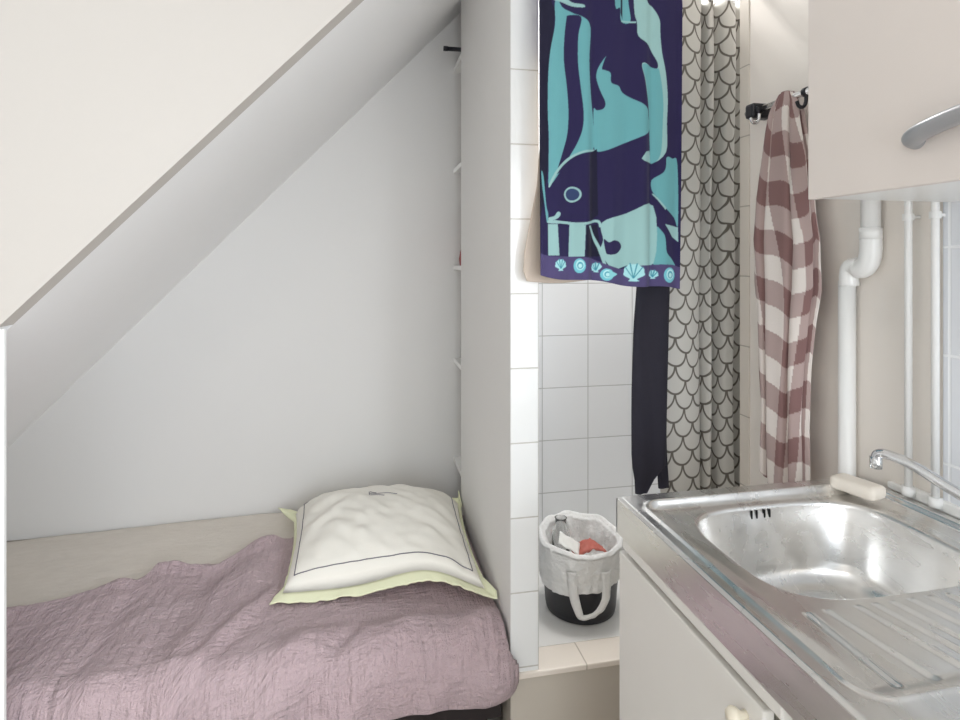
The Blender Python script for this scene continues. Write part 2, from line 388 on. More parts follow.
# mauve crinkled blanket
def blanket():
    xs = np.linspace(-1.50, .432, 330)
    V = []; UV = []
    nb, nf = 130, 60
    bx = [-1.6, -1.2, -1.05, -.925, -.80, -.70, -.66, -.58, -.47, -.42, -.38, -.30, -.20, .0, .2, .45]
    by = [1.92, 1.96, 1.97, 2.00, 2.07, 2.09, 2.15, 2.14, 2.14, 2.19, 2.24, 2.27, 2.33, 2.37, 2.36, 2.36]
    yf, ztop, R = 1.585, .352, .055
    zb = np.interp(xs, [-1.5, -1.1, -.5, -.1, .05, .2, .33, .40, .45], [.10, .10, .12, .15, .192, .200, .188, .198, .22])
    for i, x in enumerate(xs):
        yb = np.interp(x, bx, by)+.012*fn(x*16, 3.1)
        path = []
        # rolled back edge
        path += [(yb-.004, .336), (yb+.006, .342), (yb+.004, .350)]
        for t in np.linspace(0, 1, nb): path.append((yb-.004+(yf+R-yb+.004)*t, ztop))
        for a in np.linspace(.15, PI/2, 12): path.append((yf+R-R*math.sin(a), ztop-R+R*math.cos(a)))
        for t in np.linspace(.03, 1, nf): path.append((yf-.012*math.sin(t*2.2), (ztop-R)+(zb[i]-ztop+R)*t))
        s = 0; prev = path[0]
        for k, (y, z) in enumerate(path):
            s += math.hypot(y-prev[0], z-prev[1]); prev = (y, z)
            front = max(0.0, k-(3+nb))/(12+nf)
            # folds: soft ridges running from the pillow to the lower left, crumples by the back edge
            q = x*.80+s*.60
            n1 = fn(x*2.2+q, s*2.4+1.7)*.020
            ridge = lambda c, w, hgt: hgt*math.exp(-((q-c)/w)**2)
            fold = ridge(.52, .04, .020)+ridge(.30, .05, .024)+ridge(.02, .035, .022)*sstep(0, .35, s)-ridge(.40, .025, .014)+.022*math.exp(-((x+.40+.12*s)/.035)**2)*sstep(.05, .3, s)+ridge(.70, .03, .016)
            n2 = fn(x*7+2*q, s*5)*.009+fn(x*17, s*15, 4)*.005
            wv = fn(x*2.0, s*1.5, 11)
            n2 += .0045*(1-abs(fn(x*26+3*wv, s*5, 2)))**3*max(0, .6+wv) + .004*(1-abs(fn(x*6, s*24+4*wv, 6)))**3*max(0, .5-wv)
            edge = math.exp(-((yb-y)/.035)**2)*(.012+.014*fn(x*9, 7.7)+.012*math.exp(-((x+.33)/.10)**2)) if k < nb else 0
            lump = .022*math.exp(-((x+.30)/.07)**2-((y-2.21)/.06)**2)+.022*math.exp(-((x+.62)/.10)**2-((y-2.15)/.035)**2)+.022*math.exp(-((x+.36)/.05)**2-((y-2.03)/.16)**2)
            lump += .03*math.exp(-((x-.15)/.28)**2-((y-1.78)/.14)**2)
            lift = abs(n1)+fold+n2+edge+lump+.004
            pm = float(sstep(-.31, -.22, x)*sstep(1.66, 1.75, y))
            lift = lift*(1-pm)+.006*pm+.35*n2*pm
            side = max(0, x-.36)/.075
            if k < 3: V.append((x, y, z+max(0, n2)+(edge if k == 2 else 0)*.6)); UV.append((x, s)); continue
            if front <= 0:
                v = (x, y, z+lift-.03*side*side)
            else:
                a = min(1, front*6)
                v = (x, y-(lift*.9)*a, z+lift*(1-a)*1.0-.03*side*side*(1-a))
                # front bulges out a little more by the partition end
                v = (v[0], v[1]-.02*a*math.sin(min(1, front)*PI)*math.exp(-((x-.36)/.12)**2)+.03*side*side, v[2])
            if v[1] > 1.585 and v[0] > .405: v = (.405-.004*fn(y*9, z*20), v[1], v[2])
            V.append(v); UV.append((x, s))
    n = len(path); F = grid_faces(n, len(xs))
    o = np_mesh('blanket', V, F, M['blanket'], uv=UV)
    solid(o, .006, -1)
    return o
o = blanket()
tag(o, 'mauve crinkled cotton blanket spread over the front half of the bed', 'blanket')

# pillow with lime border
pl = thing('pillow', 'plump white pillow with lime green border lying at the head of the bed', 'pillow', (.07, 2.15, .37))
PFL, PFR, PBL, PBR = [np.array(v)+np.array((0, 0, .006)) for v in ((-.232, 1.885, .375), (.378, 1.775, .380), (-.255, 2.49, .367), (.398, 2.41, .385))]
def pill_pos(u, v, top):
    a, b = (u+1)/2, (v+1)/2
    p = PFL*(1-a)*(1-b)+PFR*a*(1-b)+PBL*(1-a)*b+PBR*a*b
    uu, vv = min(1, abs(u)), min(1, abs(v))
    # sides pull in between the corners
    p = p+(PBL-PFL)*(.035*(1-uu*uu)*(-v if abs(v) > .0 else 0))*abs(v)**3+(PFR-PFL)*(.03*(1-vv*vv)*(-u))*abs(u)**3
    k = ((1-uu**2.4)*(1-vv**2.4))
    h = .150*k**.46*(1-.06*u)*(1+.12*v) if top else -.012*k**.5
    arch = .055*math.exp(-((u-.45)/.55)**2)*(1-uu**4)*(vv**4)*(1 if v < 0 else .4)
    wr = 0
    if top:
        d = u*.9+v*.9
        wr = .010*fn(d*6, (u-v)*1.2, 2.2)*(1-max(uu, vv)**4)+.005*fn(u*7, v*7, 9)+.006*math.sin(14*(u*.75-v)+2*fn(u*3, v*3))*math.exp(-((u+.62)/.3)**2-((v+.05)/.5)**2)
    return p+np.array((0, 0, h+arch+wr*(1 if k > 0 else 0)))
N = 70
g = np.linspace(-1, 1, N)
V = [pill_pos(u, v, True) for v in g for u in g]; F = grid_faces(N, N)
nb0 = len(V)
Vb = [pill_pos(u, v, False)-np.array((0, 0, .003)) for v in g for u in g]
F += [tuple(i+nb0 for i in f[::-1]) for f in grid_faces(N, N)]
per = [i for i in range(N)]+[i*N+N-1 for i in range(1, N)]+[N*N-1-i for i in range(1, N)]+[(N-1-i)*N for i in range(1, N)]
for a, b in zip(per, per[1:]): F.append((a, b, b+nb0, a+nb0))
np_mesh('pillow_case', V+Vb, F, M['pillow'], pl)
# flange: ring outside the seam
P = []
M1 = 60
for k in range(4):
    for i in range(M1):
        t = -1+2*i/M1
        P.append([(t, -1), (1, t), (-t, 1), (-1, -t)][k])
V = []; 
for w in (0, .3, .6, .85, 1):
    for (u, v) in P:
        p = pill_pos(u, v, True); e = w*(.115 if v <= -.999 else (.10 if v >= .999 else (.028 if u < 0 else .03)))
        if abs(u) >= .999 and abs(v) > .8: e = max(e, w*(.04+(.15 if (u < 0 and v > 0) else .075)*(abs(v)-.8)/.2))
        cu, cv = u*(1+e), v*(1+e*1.05)
        a, b = (cu+1)/2, (cv+1)/2
        base = PFL*(1-a)*(1-b)+PFR*a*(1-b)+PBL*(1-a)*b+PBR*a*b
        inner = PFL*(1-(u+1)/2)*(1-(v+1)/2)+PFR*((u+1)/2)*(1-(v+1)/2)+PBL*(1-(u+1)/2)*((v+1)/2)+PBR*((u+1)/2)*((v+1)/2)
        q = p+(base-inner)
        q[2] += w*(.010*fn(u*7, v*7, 3)+.006*fn(u*19, v*19, 5)-.012) if not (u > .6 and v > -1) else w*.008
        corner = abs(u*v)**6
        if u < -.9 and v > .9: q += np.array((-.012, .0, .016))*w
        if q[0] > .405: q[2] += (q[0]-.405)*1.0; q[0] = .405
        V.append(q)
o = np_mesh('border', V, grid_faces(len(P), 5, True), M['lime'], pl); solid(o, .004, 0)
# stitched grey line
bm = bmesh.new()
for side in range(4):
    pts = []
    for i in range(60):
        t = -.90+1.80*i/59
        u, v = [(t, -.90), (.90, t), (t, .90), (-.90, t)][side]
        pts.append(pill_pos(u, v, True)+np.array((0, 0, .0012)))
    add_tube(bm, pts, .0016, 6)
link_mesh('stitching', bm, M['grey_thread'], pl, True)
# faint embroidered sign on top
bm = bmesh.new()
for seg in ([(-.12, .34), (-.12, .20)], [(-.12, .30), (.0, .28), (.2, .27)], [(-.11, .22), (.05, .215)], [(-.11, .345), (-.04, .31)]):
    pts = [pill_pos(u, v, True)+np.array((0, 0, .001)) for u, v in spline([p+(0,) for p in seg], 8) for u, v in [(u, v)]] if False else \
          [pill_pos(q[0], q[1], True)+np.array((0, 0, .001)) for q in spline([p for p in seg], 8)]
    add_tube(bm, pts, .0013, 6)
link_mesh('embroidery', bm, M['grey_thread'], pl, True)

# ------------------------------------------------------------------ sink worktop
ZT = .90
SX0, SX1, SY0, SY1 = .529, 1.127, .28, 1.160
BCX, BCY, BHX, BHY = .830, .923, .212, .171
def sd_round(x, y, x0, x1, y0, y1, r):
    cx, cy, hx, hy = (x0+x1)/2, (y0+y1)/2, (x1-x0)/2-r, (y1-y0)/2-r
    qx, qy = np.abs(x-cx)-hx, np.abs(y-cy)-hy
    return np.hypot(np.maximum(qx, 0), np.maximum(qy, 0))+np.minimum(np.maximum(qx, qy), 0)-r
LINES = [(.633, .630), (.666, .686), (.718, .742), (.748, .776), (.779, .808), (.812, .842), (.845, .876), (.878, .910), (.911, .944), (.944, .978), (.977, 1.012)]
def top_z(x, y):
    x = np.asarray(x, float); y = np.asarray(y, float)
    d = sd_round(x, y, .566, 1.094, .563, 1.112, .035)
    z = ZT+.0045*sstep(-.004, .004, d)
    z = z+.0035*np.exp(-((d-.006)/.005)**2)           # rolled lip of the step
    z = z-.0075*(1-sstep(1.100, 1.116, y))*sstep(.565, .60, y)*(sstep(.550, .60, x)*(1-sstep(1.06, 1.11, x)))*1.35
    e = np.minimum(np.minimum(x-SX0, SX1-x), np.minimum(y-SY0, SY1-y))
    z = z-.006*(1-sstep(0, .008, e))
    for xa, xb in LINES:
        t = np.clip((.742-y)/(.742-.585), 0, 1)
        c = xa+(xb-xa)*t
        m = sstep(.582, .592, y)*(1-sstep(.738, .745, y))
        z = z+m*(.0026*np.exp(-((x-c-.004)/.0035)**2)-.0022*np.exp(-((x-c+.003)/.003)**2))
    return z
sk = thing('sink_worktop', 'stainless steel sink worktop with one bowl and a ribbed drainer', 'sink', (.83, .75, ZT-.07))
# drainer half
xs = np.concatenate((np.linspace(SX0, SX0+.01, 8), np.linspace(SX0+.011, SX1-.011, 420), np.linspace(SX1-.01, SX1, 8)))
ys = np.concatenate((np.linspace(SY0, SY0+.01, 5), np.linspace(.30, .55, 12), np.linspace(.553, .60, 30), np.linspace(.605, .73, 26), np.linspace(.733, .748, 12)))
X, Y = np.meshgrid(xs, ys); Z = top_z(X, Y)
np_mesh('drainer', np.stack([X, Y, Z], -1).reshape(-1, 3), grid_faces(len(xs), len(ys)), M['steel'], sk)
# bowl half: rings from the rectangle to the bowl edge, then down into the bowl
NA = 200
ang = [2*PI*i/NA for i in range(NA)]
def rect_pt(a):
    c, s = math.cos(a), math.sin(a)
    x0, x1, y0, y1 = SX0-BCX, SX1-BCX, .748-BCY, SY1-BCY
    k = min((x1 if c > 0 else x0)/c if abs(c) > 1e-9 else 9e9, (y1 if s > 0 else y0)/s if abs(s) > 1e-9 else 9e9)
    return BCX+c*k, BCY+s*k
def bowl_pt(a, hx, hy, p):
    c, s = math.cos(a), math.sin(a)
    k = (abs(c/hx)**p+abs(s/hy)**p)**(-1/p)
    return BCX+c*k, BCY+s*k
per = []                                                  # even spacing along the rectangle
for i in range(200): per.append((SX0+(SX1-SX0)*i/200, .748)); per.append((SX1-(SX1-SX0)*i/200, SY1))
for i in range(138): per.append((SX1, .748+(SY1-.748)*i/138)); per.append((SX0, SY1-(SY1-.748)*i/138))
ang = [math.atan2(y-BCY, x-BCX) % (2*PI) for x, y in per]
corner = [math.atan2(y-BCY, x-BCX) % (2*PI) for x in (SX0, SX1) for y in (.748, SY1)]
ang = sorted(set(round(q, 9) for q in ang)); NA = len(ang)
V = []; rows = 0
for t in np.concatenate((np.linspace(0, .06, 6), np.linspace(.08, 1, 60))):
    for a in ang:
        r = rect_pt(a); b = bowl_pt(a, BHX, BHY, 3.6)
        x, y = r[0]+(b[0]-r[0])*t, r[1]+(b[1]-r[1])*t
        V.append((x, y, 0))
    rows += 1
V = np.array(V); V[:, 2] = top_z(V[:, 0], V[:, 1])
RIMZ = {a: float(top_z(*bowl_pt(a, BHX, BHY, 3.6))) for a in ang}
np_mesh('bowl_surround', V, grid_faces(NA, rows, True), M['steel'], sk)
bowl_rings = []
for k in range(9):                                       # rounded lip
    a = k/8*PI/2; bowl_rings.append((.010*math.sin(a), -.010*(1-math.cos(a)), 3.6))
for t in np.linspace(.08, 1, 26): bowl_rings.append((.010+.028*t, -.010-.105*t, 3.6-.2*t))
for k in range(1, 13):
    a = k/12*PI/2; bowl_rings.append((.038+.045*(1-math.cos(a)) if False else .038+.05*math.sin(a)*1.0*(k/12), -.115-.04*math.sin(a), 3.2))
for t in np.linspace(.1, 1, 12): bowl_rings.append((.088+(.19-.088)*t*.98, -.155-.004*t, 3.2-.9*t))
V = []
def ring_pt(a, ins, dz, p): 
    hx = max(.004, BHX-ins); hy = max(.004, BHY-ins*BHY/BHX*1.05)
    x, y = bowl_pt(a, hx, hy, p)
    return x, y, dz
for ins, dz, p in bowl_rings:
    for a in ang:
        x, y, q = ring_pt(a, ins, dz, p)
        V.append((x, y, RIMZ[a]+dz))
np_mesh('bowl', V, grid_faces(NA, len(bowl_rings), True), M['steel'], sk)
lathe('drain_strainer', M['chrome'], [(0, ZT-.156), (.012, ZT-.1555), (.028, ZT-.1555), (.034, ZT-.1535), (.036, ZT-.157)], BCX, BCY, sk, 32)
# overflow slots on the far side of the bowl
for dx in (-.022, -.010, .008, .020):
    a = math.atan2(.15, -.045+dx); 
    t = .16; x, y, dz = None, None, None
    ins = .010+.028*t; best = min(ang, key=lambda q: abs(bowl_pt(q, BHX-ins, BHY-ins*.86, 3.6)[0]-(.815+dx)) if math.sin(q) > 0 else 9)
    x, y = bowl_pt(best, BHX-ins, BHY-ins*BHY/BHX*1.05, 3.6)
    bm = bmesh.new(); add_box(bm, .815+dx-.0017, .815+dx+.0017, y-.0008, y+.003, ZT-.035, ZT-.018, .001); link_mesh('overflow_slot', bm, M['hole'], sk)
# folded edges of the steel sheet
bm = bmesh.new()
add_box(bm, SX0, SX0+.004, SY0, SY1, ZT-.072, ZT-.0005); add_box(bm, SX0, SX1, SY1-.004, SY1, ZT-.072, ZT-.0005); add_box(bm, SX0, SX1, SY0, SY0+.004, ZT-.072, ZT-.0005)
add_box(bm, SX0+.001, SX0+.02, SY0+.004, SY1-.004, ZT-.072, ZT-.070)
link_mesh('folded_edge', bm, M['steel'], sk)

# soap bar
bm = bmesh.new()
bmesh.ops.create_cube(bm, size=1, matrix=Matrix.Diagonal((.056, .098, .028, 1)))
bmesh.ops.bevel(bm, geom=bm.edges[:], offset=.013, segments=5, affect='EDGES', profile=.6)
for v in bm.verts: v.co.x *= 1-.9*(v.co.y/.094)**2*.5
sp = link_mesh('soap_bar', bm, M['soap'], None, True)
sp.location = (1.046, 1.080, ZT+.0135); sp.rotation_euler = (0, 0, math.radians(14))
tag(sp, 'cream bar of soap on the sink rim at the far back corner', 'soap')

# tap
tp = thing('kitchen_tap', 'chrome swivel tap with long spout reaching over the sink bowl', 'tap', (1.086, .70, ZT))
lathe('tap_base', M['chrome'], [(0, ZT), (.027, ZT+.004), (.027, ZT+.012), (.022, ZT+.02), (.021, ZT+.055), (.017, ZT+.065), (0, ZT+.067)], 1.088, .70, tp, 32)
pts = spline([(1.086, .70, ZT+.045), (1.075, .745, ZT+.050), (1.055, .815, ZT+.072), (1.040, .865, ZT+.088), (1.022, .925, ZT+.112), (1.012, .960, ZT+.119), (1.006, .978, ZT+.120), (1.003, .988, ZT+.114), (1.003, .990, ZT+.104)], 8)
tube('spout', M['chrome'], pts, [.0105-.0015*i/len(pts) for i in range(len(pts))], tp, 20)
tube('aerator', M['chrome'], [(1.003, .990, ZT+.110), (1.003, .990, ZT+.088)], .0112, tp, 20)
bm = bmesh.new(); add_tube(bm, spline([(1.088, .70, ZT+.067), (1.088, .695, ZT+.085), (1.06, .66, ZT+.11)], 6), [.014]*7+[.008]*6, 16); link_mesh('lever', bm, M['chrome'], tp, True)

# lower cabinet
lc = thing('sink_cabinet', 'white laminate base cabinet under the steel sink worktop', 'cabinet', (.83, .75, 0))
bm = bmesh.new()
add_box(bm, .551, 1.12, 1.136, 1.154, 0.02, ZT-.075)                # far side panel
add_box(bm, .566, 1.12, .30, .318, 0.02, ZT-.075)
add_box(bm, .566, 1.12, .318, 1.136, .06, .078)
add_box(bm, 1.105, 1.12, .318, 1.136, .078, ZT-.2)
add_box(bm, .590, 1.10, .62, .64, .078, ZT-.2)                       # divider
link_mesh('body', bm, M['cab'], lc)
box('top_rail', M['cab'], (.531, .566, .665, 1.136, ZT-.0945, ZT-.0730), lc, bevel=.003)
box('back_rail', M['cab_edge'], (.562, .578, .318, 1.136, ZT-.16, ZT-.076), lc)
dr = box('door', M['cab'], (.532, .550, .702, 1.154, .04, ZT-.1085), lc, bevel=.003)
def knob(y, z, par):
    V = []
    prof = [(0, .0), (.007, .0), (.006, .008), (.012, .014), (.014, .02), (.011, .026), (0, .028)]
    for r, d in prof:
        for i in range(24): V.append((.5322-d, y+r*math.cos(2*PI*i/24), z+r*math.sin(2*PI*i/24)))
    return np_mesh('knob', V, grid_faces(24, len(prof), True), M['cream_knob'], par)
knob(.739, H-.640, dr)
dr2 = box('door', M['cab'], (.566, .584, .322, .650, .04, ZT-.1155), lc, bevel=.003)

# upper cabinet
XU = .809
uc = thing('wall_cabinet', 'off white wall cabinet above the sink with a grey bow handle', 'cabinet', (.97, .6, H+.111))
bm = bmesh.new(); add_box(bm, XU+.0195, XW-.001, .12, .945, H+.113, H+.9); link_mesh('body', bm, M['white_gloss'], uc)
d = box('door', M['cab_warm'], (XU, XU+.018, .30, .945, H+.111, H+.9), uc, bevel=.0015)
pts = spline([(XU+.002, .728, H+.176), (XU-.010, .725, H+.179), (XU-.020, .70, H+.185), (XU-.026, .65, H+.193), (XU-.028, .61, H+.196), (XU-.026, .56, H+.193), (XU-.020, .51, H+.185), (XU-.010, .485, H+.179), (XU+.002, .482, H+.176)], 8)
tube('handle', M['grey_handle'], pts, .0145, d, 20, flat=.85)

# ------------------------------------------------------------------ pipes on the wall beside the sink
wp = thing('waste_pipe', 'thick white waste pipe with an offset bend beside the checked towel', 'pipe', (1.10, 1.158, .2))
YA, YBp, XPp = 1.1155, 1.175, 1.116
tube('upper_pipe', M['pvc'], [(XPp, YA, ZC-.001), (XPp, YA, H+.05)], .0195, wp, 24)
tube('collar', M['pvc'], [(XPp, YA, H+.072), (XPp, YA, H+.046)], .0225, wp, 24)
tube('elbow', M['pvc'], spline([(XPp, YA, H+.05), (XPp, YA, H+.022), (XPp, YA+.006, H-.004), (XPp, YA+.020, H-.018), (XPp, YA+.035, H-.020)], 6), .0222, wp, 24)
tube('lower_elbow', M['pvc'], spline([(XPp, YA+.028, H-.014), (XPp, YBp-.016, H-.015), (XPp, YBp-.004, H-.020), (XPp, YBp, H-.034), (XPp, YBp, H-.06)], 6), .0205, wp, 24)
tube('lower_pipe', M['pvc'], [(XPp, YBp+.006, H-.05), (XPp, YBp+.006, .002)], .0182, wp, 24)
for y, lab in ((1.0233, 'thin white water pipe, the one nearer the thick waste pipe'), (.9648, 'thin white water pipe, the one nearer the wall tiles')):
    t = thing('water_pipe', lab, 'pipe', (1.118, y, H-.47), 'thin water pipes on the sink wall')
    tube('pipe', M['pvc'], [(1.116, y, H+.9), (1.116, y, H-.488)], .0072, t, 16)
    bm = bmesh.new(); add_tube(bm, [(1.116, y, H+.096), (1.116, y, H+.082)], .0105, 16); add_box(bm, 1.116, XW, y-.008, y+.008, H+.086, H+.092); link_mesh('clip', bm, M['pvc'], t)
    tube('floor_collar', M['pvc'], [(1.116, y, H-.470), (1.116, y, H-.488)], .0125, t, 16)

# towel rail with hooks
rl = thing('towel_rail', 'short chrome rail with black end bracket on the wall beside the cabinet', 'rail', (XW, 1.36, H+.41))
ZR = H+.418
bm = bmesh.new(); add_box(bm, 1.072, XW, 1.458, 1.496, ZR-.020, ZR+.022, .008); link_mesh('bracket', bm, M['dark_metal'], rl)
bm = bmesh.new(); add_box(bm, 1.094, XW, 1.235, 1.262, ZR-.014, ZR+.016, .005); link_mesh('bracket', bm, M['dark_metal'], rl)
tube('bar', M['chrome'], [(1.088, 1.505, ZR), (1.088, 1.228, ZR)], .0085, rl, 16)
for y in (1.452, 1.276):
    tube('hook', M['chrome'] if y > 1.4 else M['dark_metal'], spline([(1.088, y, ZR-.004), (1.086, y, ZR-.026), (1.078, y, ZR-.038), (1.066, y, ZR-.036), (1.060, y, ZR-.024)], 5), .0045, rl, 10)
    tube('hook_ring', M['dark_metal'], [(1.088, y+.006, ZR), (1.088, y-.006, ZR)], .012, rl, 14)

# checked towel hanging from the rail
def check_towel():
    nu, nv = 420, 360
    zt, zbm = ZR+.020, H-.580
    tv = np.array([0, .03, .09, .18, .27, .33, .38, .43, .50, .58, .70, .85, 1.0])
    yc = np.array([1.345, 1.348, 1.352, 1.352, 1.357, 1.357, 1.356, 1.354, 1.351, 1.352, 1.355, 1.356, 1.356])
    hw = np.array([.028, .050, .064, .082, .098, .106, .115, .112, .112, .098, .086, .080, .086])
    V = []; C = []
    light, mid, dark = lin((228, 220, 214)), lin((180, 160, 156)), lin((136, 106, 104))
    for j in range(nv):
        v = j/(nv-1)
        c = np.interp(v, tv, yc); w = np.interp(v, tv, hw)
        dep = np.interp(v, [0, .05, .2, .5, 1], [.010, .020, .026, .030, .026])
        for i in range(nu):
            f = 2*PI*i/nu
            a = math.cos(f); s = math.sin(f)
            rip = np.interp(v, [0, .1, .3, .7, 1], [.10, .25, .28, .32, .42])
            k = 1+rip*math.sin(8*f+1.3*math.sin(2.2*v)+.6)*.9+rip*.5*math.sin(13*f+2+1.5*v)
            y = c+w*math.copysign(abs(a)**.9, a)*(1+.04*fn(v*6, a*2))
            x = 1.088-dep*s*k*1.0
            y += .35*dep*math.sin(8*f+2+v*2)*(1-.3*v)
            if s < 0: x = 1.088-dep*s*.9*(1+.2*math.sin(5*f))
            y += .006*fn(v*5+3, f*2)
            zend = zbm+.02*fn(f*1.3, 5)+.015*math.sin(3*f)
            z = zt+(zend-zt)*v
            if v < .05: z -= .010*(abs(a)**2)*(1-v/.05)
            x = min(x, XW-.006)
            V.append((x, y, z))
            # check: bias-cut near the top, straighter lower down
            uu = f/(2*PI)*20.0+.5*math.sin(v*5+f)+1.6*(1-v)*v*math.sin(f*2); vv = v*15.0+1.6*math.cos(f+.5)*(1-v)*abs(math.sin(f))+.5*(1-v)*math.sin(4*f+v*3)
            p, q = math.floor(uu) % 2, math.floor(vv) % 2
            C.append(tuple((light, mid, dark)[p+q])+(1,))
    F = grid_faces(nu, nv, True); F.append(tuple(range(nu))); F.append(tuple(range((nv-1)*nu, nv*nu))[::-1])
    return np_mesh('checked_towel', V, F, M['check'], col=C)
tag(check_towel(), 'brown and white checked kitchen towel bunched on the wall rail', 'towel')

# ------------------------------------------------------------------ rods above the shower opening
YR = 1.545; ZRD = 2.20
r1 = thing('hanging_rod', 'white rod across the shower opening holding the whale towel', 'rod', (.8, YR, ZRD))
tube('rod', M['white_gloss'], [(.425, YR, ZRD), (XW-.001, YR, ZRD)], .009, r1)
bm = bmesh.new(); add_box(bm, .43, .455, YR-.005, 1.604, ZRD-.012, ZRD+.012, .003); link_mesh('bracket', bm, M['white_gloss'], r1)
YC = 1.672; ZCR = 2.26
r2 = thing('shower_curtain_rod', 'white shower curtain rod between partition and shower wall', 'rod', (.95, YC, ZCR))
tube('rod', M['white_gloss'], [(XP1+.001, YC, ZCR), (1.419, YC, ZCR)], .010, r2)

# whale bath towel: woven picture plus a drawn-in fold shade, computed on the flat cloth
f_, th_ = 590.0, math.atan(120/590)
def zA(pts): return [(520+x/4, y/4) for x, y in pts]
def zB(pts): return [(520+x/4, 140+y/4) for x, y in pts]
NAVY, PURP, TEAL, PALE, INK = (47, 42, 78), (84, 76, 116), (108, 170, 176), (154, 192, 191), (38, 37, 56)
SHAPES = [
 (INK, zA([(0, -200), (110, -200), (118, 0), (132, 60), (120, 200), (105, 300), (104, 560), (100, 700), (60, 900), (0, 900)])),
 (TEAL, zA([(122, -120), (135, 0), (132, 30), (133, 110), (115, 210), (106, 310), (104, 450), (108, 560), (106, 690), (112, 745), (180, 650), (230, 622), (282, 605), (290, 560), (285, 480), (273, 380), (266, 250), (272, 120), (240, 78), (200, 58), (150, 20), (140, -120)])),
 (NAVY, zA([(186, 70), (236, 78), (226, 150), (224, 250), (233, 350), (243, 450), (240, 520), (220, 580), (190, 632), (150, 692), (138, 692), (160, 620), (182, 540), (187, 450), (180, 350), (168, 250), (170, 160), (178, 90)])),
 (PALE, zA([(120, -10), (165, -10), (200, 18), (244, 30), (246, 42), (200, 34), (160, 20), (130, 12)])),
 (TEAL, zA([(335, 232), (318, 255), (302, 285), (298, 320), (312, 370), (332, 415), (325, 440), (300, 447), (288, 440), (288, 520), (292, 602), (330, 607), (400, 580), (500, 535), (500, 470), (490, 435), (440, 402), (400, 375), (385, 350), (355, 338), (352, 300), (330, 288), (318, 283), (328, 248)])),
 (PALE, zA([(440, -200), (480, -200), (490, 0), (520, 40), (545, 90), (548, 150), (555, 220), (570, 300), (578, 400), (575, 500), (572, 612), (515, 657), (510, 600), (505, 500), (500, 430), (485, 330), (474, 262), (530, 282), (540, 268), (530, 240), (500, 190), (460, 155), (455, 100), (445, 40)])),
 (TEAL, zA([(476, 266), (530, 282), (545, 290), (560, 400), (558, 520), (550, 625), (515, 657), (510, 600), (505, 500), (500, 430), (487, 330)])),
 (TEAL, zA([(372, -160), (418, -160), (422, 0), (432, 94), (395, 94), (390, 40), (370, 32)])),
 (INK, zA([(392, -160), (400, -160), (400, 90), (392, 60)])),
 (PALE, zA([(395, 90), (452, 97), (452, 103), (395, 96)])),
 (PALE, zA([(470, 640), (488, 612), (508, 606), (511, 655), (482, 650)])),
 (TEAL, zB([(520, 163), (560, 135), (572, 110), (575, 73), (600, 78), (622, 98), (627, 338), (610, 312), (572, 275), (545, 240), (522, 205)])),
 (PALE, zB([(520, 217), (526, 217), (574, 274), (570, 282)])),
 (TEAL, zB([(525, 350), (560, 372), (570, 400), (575, 450), (600, 478), (614, 510), (525, 496)])),
 (PALE, zB([(568, 338), (627, 350), (629, 408), (600, 388)])),
 (PALE, zB([(318, 332), (420, 295), (525, 265), (527, 492), (440, 498), (370, 516), (335, 490), (312, 440), (322, 400)])),
 (NAVY, zB([(325, 398), (345, 410), (365, 402), (388, 408), (398, 430), (375, 455), (340, 458), (330, 440)])),
 (PALE, zB([(103, 338), (141, 338), (147, 462), (103, 462)])),
 (PALE, zB([(192, 338), (250, 342), (246, 466), (188, 466)])),
 (INK, zB([(252, 345), (300, 340), (316, 465), (250, 468)])),
 (PALE, zB([(262, 345), (272, 343), (312, 430), (335, 500), (322, 500), (300, 430)])),
 (INK, zB([(268, 60), (300, 40), (304, 300), (268, 335)])),  # dark line of a fold, its shade drawn into the cloth colour
 # outlines of the big whale
 (PALE, zB([(108, 178), (140, 120), (180, 78), (230, 52), (285, 42), (285, 48), (232, 60), (184, 88), (146, 128), (112, 190)])),
 (PALE, zB([(104, 322), (160, 325), (240, 332), (300, 320), (318, 345), (308, 350), (298, 330), (240, 342), (160, 336), (104, 334)])),
 (PALE, zB([(106, 312), (128, 306), (140, 290), (152, 292), (150, 306), (132, 320), (106, 322)])),
 (TEAL, zB([(74, 130), (84, 150), (95, 260), (104, 300), (98, 330), (88, 260), (78, 190)])),
 (PURP, zB([(40, 462), (110, 465), (260, 470), (320, 492), (400, 516), (470, 502), (640, 510), (660, 640), (40, 640)])),
]
def ell(cx, cy, rx, ry, n=28): return [(cx+rx*math.cos(2*PI*i/n), cy+ry*math.sin(2*PI*i/n)) for i in range(n)]
SHAPES += [(PALE, zB(ell(202, 220, 34, 31))), ((58, 72, 108), zB(ell(202, 220, 27, 24)))]
def scallop(cx, cy, r, tilt=0):
    out = []
    pts = []
    for i in range(11):
        a = PI*(1.08-1.16*i/10)+tilt; rr = r*(1.0 if i % 2 == 0 else .92)
        pts.append((cx+rr*math.cos(a), cy-rr*math.sin(a)+r*.1))
    pts += [(cx+r*.3, cy+r*.75), (cx+r*.45, cy+r), (cx-r*.45, cy+r), (cx-r*.3, cy+r*.75)]
    out.append(((170, 222, 226), zB(pts)))
    for i in range(1, 5):
        a = PI*i/5+tilt
        ex, ey = cx+r*.98*math.cos(a), cy-r*.98*math.sin(a)
        out.append(((72, 150, 168), zB([(cx-1.6, cy+r*.7), (cx+1.6, cy+r*.7), (ex+2.2, ey), (ex-2.2, ey)])))
    return out
